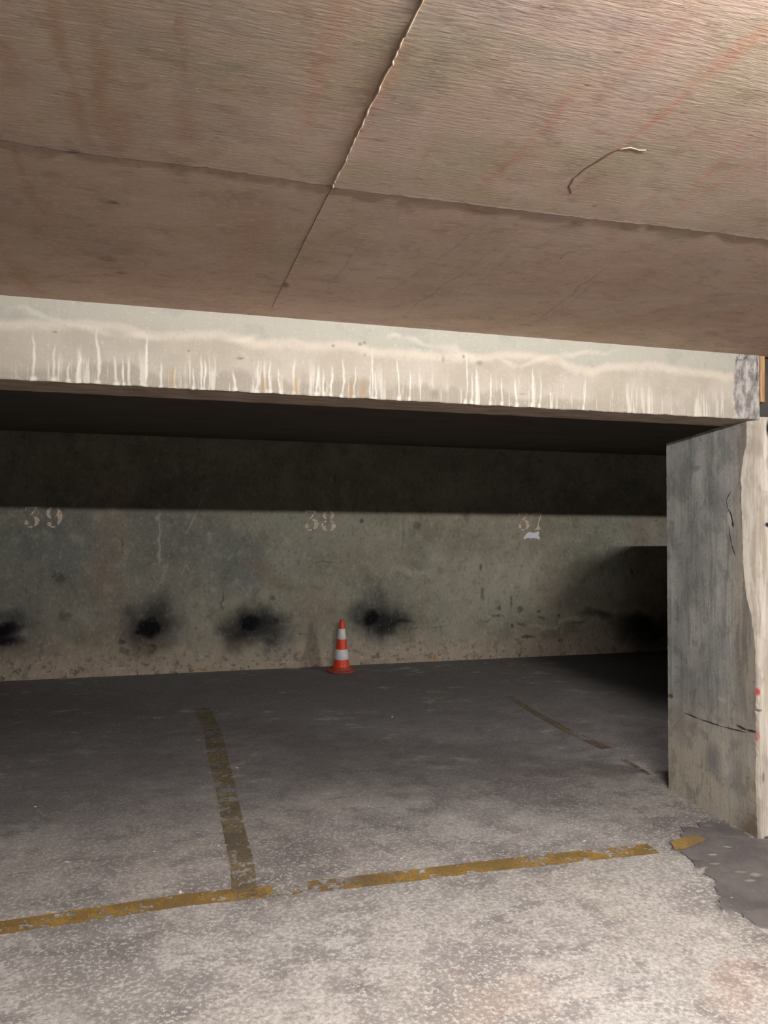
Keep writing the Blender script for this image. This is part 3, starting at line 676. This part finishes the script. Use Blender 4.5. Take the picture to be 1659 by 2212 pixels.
thing(s_, 'faded ochre dividing line between bays 38 and 37, near the pillar', 'painted line')
s_ = strip('bay_line', fl([(1345,1640),(1372,1655),(1402,1674)]), [.03,.035,.03], YELD, lift=.0015, sd=4)
thing(s_, 'last short scrap of ochre dividing line close to the pillar foot', 'painted line')

# cement repair beside the pillar, with its torn yellow remnant
m = Mat('smooth_grey_cement', 'xy', .75)
mid = m.noise(7, detail=6, off=2, rough=.6); fn = m.noise(60, detail=3, off=3)
col = m.mix(m.step(mid, .35, .65), lin(126, 121, 122), lin(146, 140, 138))
WP = m.warp(.05, 12)
sp = m.union([m.blob(P(floor_pt,'xy',x,y), (a,b), an, .5, h, WP) for x,y,a,b,an,h in [(1572,1832,.022,.006,-.6,1),(1540,1850,.018,.008,-.1,.9),(1545,1868,.02,.008,0,.6),(1520,1878,.02,.006,0,.7),(1598,1885,.03,.008,-.2,.5),(1635,1893,.03,.015,0,.6),(1584,1943,.005,.004,0,1),(1620,1905,.02,.01,0,.6),(1530,1785,.02,.008,0,.4)]])
col = m.mix(m.mul(sp, .75), col, lin(236, 226, 214))
dk = m.union([m.blob(P(floor_pt,'xy',x,y), (a,b), an, .6, h, WP) for x,y,a,b,an,h in [(1495,1862,.04,.008,-.5,.9),(1465,1850,.02,.01,0,.8),(1500,1785,.03,.01,0,.5),(1640,1960,.06,.03,0,.5)]])
col = m.mix(m.mul(dk, .7), col, lin(84, 76, 72))
col = m.mix(m.mul(m.step(fn, .55, .7), .2), col, lin(190, 182, 174))
CEM = m.finish(col, m.add(mid, m.mul(fn, .3)), .005, .5)
out = [(1468,1792),(1478,1800),(1462,1812),(1447,1820),(1458,1838),(1472,1838),(1480,1850),(1500,1856),(1498,1868),(1522,1876),(1524,1893),(1548,1912),(1556,1930),(1563,1948),(1562,1962),(1576,1974),(1584,1968),(1600,1974),(1612,1985),(1622,1996),(1648,2002),(1680,2012),(1800,2030),(1900,1900),(1800,1830),(1700,1812),(1636,1818),(1600,1800),(1570,1782),(1535,1777),(1500,1782)]
pts = []
fp = fl(out)
for a, b in zip(fp, fp[1:]+fp[:1]):
    n = max(1, int((b-a).length/.012))
    for i in range(n):
        q = a.lerp(b, i/n); q += (Vector((noise.noise(q*60), noise.noise(q*60+Vector((5,5,5))), 0))*.020 + Vector((noise.noise(q*26), noise.noise(q*26+Vector((5,5,5))), 0))*.03) if (b-a).length < .3 else Vector()
        pts.append(q)
bm = bmesh.new(); bt = [bm.verts.new((q.x, q.y, fz(q.x, q.y)-.001)) for q in pts]; cxy = sum(pts, Vector())/len(pts)
tp = [bm.verts.new((q.x+(cxy-q).x*.006, q.y+(cxy-q).y*.006, fz(q.x, q.y)+.0055+.002*noise.noise(q*30))) for q in pts]
for i in range(len(pts)): j = (i+1) % len(pts); bm.faces.new((bt[i], bt[j], tp[j], tp[i]))
bm.faces.new(tp); bm.normal_update(); bmesh.ops.triangulate(bm, faces=bm.faces[:], ngon_method='EAR_CLIP'); bmesh.ops.recalc_face_normals(bm, faces=bm.faces[:])
me = bpy.data.meshes.new('cement_patch'); bm.to_mesh(me); bm.free(); patch = bpy.data.objects.new('cement_patch', me); C.objects.link(patch); me.materials.append(CEM)
thing(patch, 'smooth grey cement patch with a broken edge on the floor at the pillar foot', 'cement patch')
rem = [floor_pt(x, y) for x, y in [(1449,1823),(1470,1814),(1492,1809),(1506,1810),(1524,1815),(1520,1823),(1508,1826),(1497,1831),(1478,1838),(1458,1840)]]
YELP = worn('ochre_paint_on_cement', lin(194, 160, 96), lin(168, 142, 96), 'xy', 30, .30)
pr = poly_on('bay_line', [(q.x, q.y, fz(q.x, q.y)+.0085) for q in rem], YELP)
thing(pr, 'short ochre remnant of the bay line on the grey cement patch', 'painted line')

# ---- stencilled bay numbers
def arc(cx, cy, rx, ry, a0, a1, wf, n=14):
    """tapering stroke along an ellipse; wf(t) gives its width"""
    o, i_ = [], []
    for k in range(n+1):
        t = k/n; a = math.radians(a0+(a1-a0)*t); w_ = wf(t)/2; c, s = math.cos(a), math.sin(a)
        o.append((cx+(rx+w_)*c, cy+(ry+w_)*s)); i_.append((cx+(rx-w_)*c, cy+(ry-w_)*s))
    return o + i_[::-1]
def disc(cx, cy, r, n=14, ry=None): return [(cx+r*math.cos(k*2*math.pi/n), cy+(ry or r)*math.sin(k*2*math.pi/n)) for k in range(n)]
bulge = lambda w0, w1: (lambda t: w0+(w1-w0)*math.sin(math.pi*t))
GL = {  # strokes in a box 0.7 wide, 1 high
 '3': [[(.06,.97),(.62,.97),(.62,.93),(.50,.80),(.42,.82),(.50,.90),(.12,.90),(.09,.80),(.05,.80)],
       [(.40,.78),(.47,.76),(.38,.62),(.28,.56),(.24,.58),(.32,.66)],
       arc(.30,.31,.29,.25,72,-58,bulge(.05,.20)),
       arc(.30,.31,.26,.27,-70,-118,bulge(.05,.07)),
       disc(.12,.22,.095), [(.04,.30),(.10,.36),(.16,.34),(.12,.27)]],
 '9': [arc(.32,.68,.22,.27,110,245,bulge(.05,.19)), arc(.34,.50,.27,.44,62,-48,bulge(.06,.22)), arc(.33,.70,.16,.22,-70,10,bulge(.02,.05)),
       disc(.15,.17,.10), arc(.32,.28,.26,.24,-70,-120,bulge(.05,.08))],
 '8': [arc(.33,.76,.19,.19,112,250,bulge(.05,.15)), arc(.37,.76,.19,.19,68,-70,bulge(.05,.15)),
       arc(.32,.26,.22,.23,104,258,bulge(.05,.20)), arc(.40,.26,.22,.23,76,-78,bulge(.05,.20))],
 '7': [[(.04,.98),(.66,.98),(.66,.90),(.56,.88),(.12,.88),(.09,.78),(.05,.78)],
       [(.58,.84),(.64,.84),(.50,.50),(.46,.30),(.58,.08),(.50,.03),(.22,.03),(.30,.12),(.40,.28),(.44,.50)]],
}
NUMP = worn('worn_stencil_paint', lin(255, 236, 214), lin(240, 216, 194), 'xz', 60, .38, .10)
def number(txt, spec, label):
    root = None; allx = [q for s in spec for q in s]
    c = wall_pt(sum(s[0] for s in spec)/len(spec), spec[0][2]); root = empty('painted_number', (c.x, D, c.z))
    for ch, (px, py0, py1, wpx) in zip(txt, spec):
        a = wall_pt(px, py1); b = wall_pt(px, py0); H = (b.z-a.z); Wd = H*wpx
        bm = bmesh.new()
        for si, st in enumerate(GL[ch]):
            vs = [bm.verts.new((a.x + u*Wd - root.location.x, -.0015-.0001*si, a.z + v_*H - root.location.z)) for u, v_ in st]
            bm.faces.new(vs)
        bm.normal_update(); bmesh.ops.triangulate(bm, faces=bm.faces[:], ngon_method='EAR_CLIP')
        for f_ in bm.faces:
            f_.normal_update()
            if f_.normal.y > 0: f_.normal_flip()
        me = bpy.data.meshes.new('digit'); bm.to_mesh(me); bm.free(); o = bpy.data.objects.new('digit', me); C.objects.link(o); me.materials.append(NUMP); o.parent = root
    thing(root, label, 'painted number', 'stencilled bay numbers on the back wall')
number('39', [(51,1093,1140,.98), (99,1093,1140,.98)], 'faded beige stencilled number 39 on the left of the back wall')
number('38', [(657,1101,1147,.98), (694,1102,1147,.98)], 'beige stencilled number 38 on the back wall above the traffic cone')
number('37', [(1119,1106,1146,.98), (1147,1106,1146,.98)], 'beige stencilled number 37 on the back wall above a white sticker')

# ---- sticker
m = Mat('white_sticker', 'xz', .5); sn = m.noise(90, detail=3)
STK = m.finish(m.mix(m.step(sn, .4, .6), lin(240, 240, 250), lin(255, 255, 255)), sn, .002, .5)
so = [(1131,1162),(1134,1157),(1138,1152),(1140,1150),(1147,1149),(1149,1151),(1158,1150),(1162,1147),(1165,1150),(1163,1157),(1166,1162),(1164,1166),(1160,1163),(1150,1162),(1147,1164),(1143,1162),(1136,1163),(1133,1165)]
root = empty('torn_sticker', wall_pt(1148, 1157)); root.location.y = D
thing(root, 'small white torn paper sticker on the wall under number 37', 'sticker')
for i, (th, sca) in enumerate([(.002, 1)]):
    bm = bmesh.new(); W_ = [wall_pt(*q) for q in so]
    fr = [bm.verts.new((q.x-root.location.x, -.003-.0015*math.sin(k*2.1), q.z-root.location.z)) for k, q in enumerate(W_)]
    bk = [bm.verts.new((q.x-root.location.x, -.0005, q.z-root.location.z)) for q in W_]
    bm.faces.new(fr); 
    for k in range(len(fr)): j = (k+1) % len(fr); bm.faces.new((fr[k], fr[j], bk[j], bk[k]))
    bm.normal_update(); bmesh.ops.triangulate(bm, faces=bm.faces[:], ngon_method='EAR_CLIP'); bmesh.ops.recalc_face_normals(bm, faces=bm.faces[:])
    me = bpy.data.meshes.new('paper'); bm.to_mesh(me); bm.free(); o = bpy.data.objects.new('paper', me); C.objects.link(o); me.materials.append(STK); o.parent = root

# ================================================================ TRAFFIC CONE
base_p = floor_pt(737, 1450); cone = empty('traffic_cone', (base_p.x, base_p.y, fz(base_p.x, base_p.y)))
thing(cone, 'orange-red traffic cone with two white bands standing against the back wall', 'traffic cone')
def rubber(name, c1, c2, rough):
    m = Mat(name, 'xz', rough); n = m.noise(25, detail=5, off=3); m.b.inputs['Specular IOR Level'].default_value = .5
    return m.finish(m.mix(m.step(n, .4, .65), c1, c2), n, .002, .2)
ORG = rubber('orange_plastic', lin(255, 74, 40), lin(255, 92, 54), .42)
ORGD = rubber('dusty_orange_rubber', lin(206, 88, 66), lin(170, 84, 68), .7)
BND = rubber('white_reflective_band', lin(255, 255, 255), lin(240, 242, 244), .5)
def lathe(name, prof, mat, parent, seg=48):
    vs, fs = [], []
    for (r, z) in prof:
        for k in range(seg): a = 2*math.pi*k/seg; vs.append((r*math.cos(a), r*math.sin(a), z))
    for i in range(len(prof)-1):
        for k in range(seg): j = (k+1) % seg; fs.append((i*seg+k, i*seg+j, (i+1)*seg+j, (i+1)*seg+k))
    o = mesh(name, vs, fs, mat, parent, smooth=True); return o
Hc = .468
def rad(t): return .0765 + (.0175-.0765)*t          # body radius along its height share
z0 = .030
def zz(t): return z0 + (Hc-z0)*t
# body: continuous shell with rounded, open tip
prof = [(.084, z0-.006), (.083, z0+.004), (rad(.03), zz(.03)+.004)] + [(rad(t), zz(t)) for t in [.1, .2, .3, .4, .5, .6, .7, .8, .9, .965]] + [(.0185, zz(.985)), (.0150, zz(.998)), (.0115, zz(1.0)), (.0095, zz(.985)), (.009, zz(.93))]
body = lathe('body', prof, ORG, cone)
def band(t0, t1):
    e = .0016
    return lathe('reflective_band', [(rad(t0), zz(t0)), (rad(t0)+e, zz(t0)+.002), (rad((t0+t1)/2)+e, zz((t0+t1)/2)), (rad(t1)+e, zz(t1)-.002), (rad(t1), zz(t1))], BND, cone)
band(.185, .395); band(.60, .815)
lathe('collar', [(rad(.035)+.001, zz(.035)), (.090, z0+.002), (.092, z0-.006), (.080, z0-.010)], ORGD, cone)
# base: eight-sided flange with a raised inner step and small feet
def flange():
    bm = bmesh.new(); N = 64; rings = []
    def R(a, s):   # rounded octagon
        k = (a % (math.pi/4))-math.pi/8; return s/math.cos(k)*(1-.015*math.cos(8*a))
    for s, z in [(.0, .0), (.116, .0), (.124, .004), (.124, .013), (.119, .018), (.100, .020), (.094, .026), (.080, .027), (.0, .027)]:
        rings.append([bm.verts.new((R(2*math.pi*k/N+.2, s)*math.cos(2*math.pi*k/N), R(2*math.pi*k/N+.2, s)*math.sin(2*math.pi*k/N), z)) for k in range(N)] if s > 0 else [bm.verts.new((0, 0, z))])
    for a, b in zip(rings, rings[1:]):
        for k in range(N):
            j = (k+1) % N
            if len(a) == 1: bm.faces.new((a[0], b[k], b[j]))
            elif len(b) == 1: bm.faces.new((a[k], a[j], b[0]))
            else: bm.faces.new((a[k], a[j], b[j], b[k]))
    bmesh.ops.recalc_face_normals(bm, faces=bm.faces[:])
    me = bpy.data.meshes.new('base'); bm.to_mesh(me); bm.free(); o = bpy.data.objects.new('base', me); C.objects.link(o); me.materials.append(ORGD); o.parent = cone
    return o
flange()
cone.rotation_euler = (GY*.9, -GX, .25)

# ================================================================ LOOSE CHIPS ON THE FLOOR
CHIP = Mat('white_plaster_chip', 'xy', .8); cn_ = CHIP.noise(200, detail=3)
CHIP = CHIP.finish(CHIP.mix(cn_, lin(236, 232, 224), lin(255, 252, 246)), cn_, .002, .4)
def chip_ob(px, py, sx, sy, sz, label, sd):
    p = floor_pt(px, py); r = random.Random(sd); bm = bmesh.new(); bmesh.ops.create_icosphere(bm, subdivisions=2, radius=1)
    for v in bm.verts:
        n = 1+.45*noise.noise(v.co*1.7+Vector((sd*3.1, 0, 0))); v.co = Vector((v.co.x*sx*n, v.co.y*sy*n, max(-.35, v.co.z*n)*sz))
    me = bpy.data.meshes.new('plaster_chip'); bm.to_mesh(me); bm.free(); o = bpy.data.objects.new('plaster_chip', me); C.objects.link(o); me.materials.append(CHIP)
    o.location = (p.x, p.y, fz(p.x, p.y)+sz*.3); o.rotation_euler.z = r.uniform(0, 6); thing(o, label, 'plaster chip', 'white plaster chips scattered on the floor')
for i, a in enumerate([
    (389,1928,.0068,.006,.006, 'bright white chip just above the front line, left of the junction'),
    (145,1862,.012,.005,.003, 'flat white flake on the dark floor of bay 39, far left'),
    (472,1826,.014,.005,.003, 'long white flake just left of the bay 39 dividing line'),
    (512,1659,.005,.005,.004, 'tiny white chip just right of the bay 39 dividing line, well inside the bay'),
    (76,1743,.006,.006,.004, 'small pale chip at the far left deep in bay 39'),
    (847,1549,.007,.007,.005, 'tiny white chip in the middle of bay 38, nearest to the cone'),
    (333,1840,.004,.004,.004, 'minute white chip midway between far left flake and dividing line'),
    (796,1742,.005,.004,.004, 'small white chip in the centre of bay 38, below the cone'),
    (867,1855,.005,.004,.003, 'white chip just behind the front line in bay 38'),
    (1262,1817,.011,.006,.003, 'white flake behind the front line at the right, before the pillar')]):
    chip_ob(*a, i+1)
# yellow-free patches: white crumbs lying on the front line
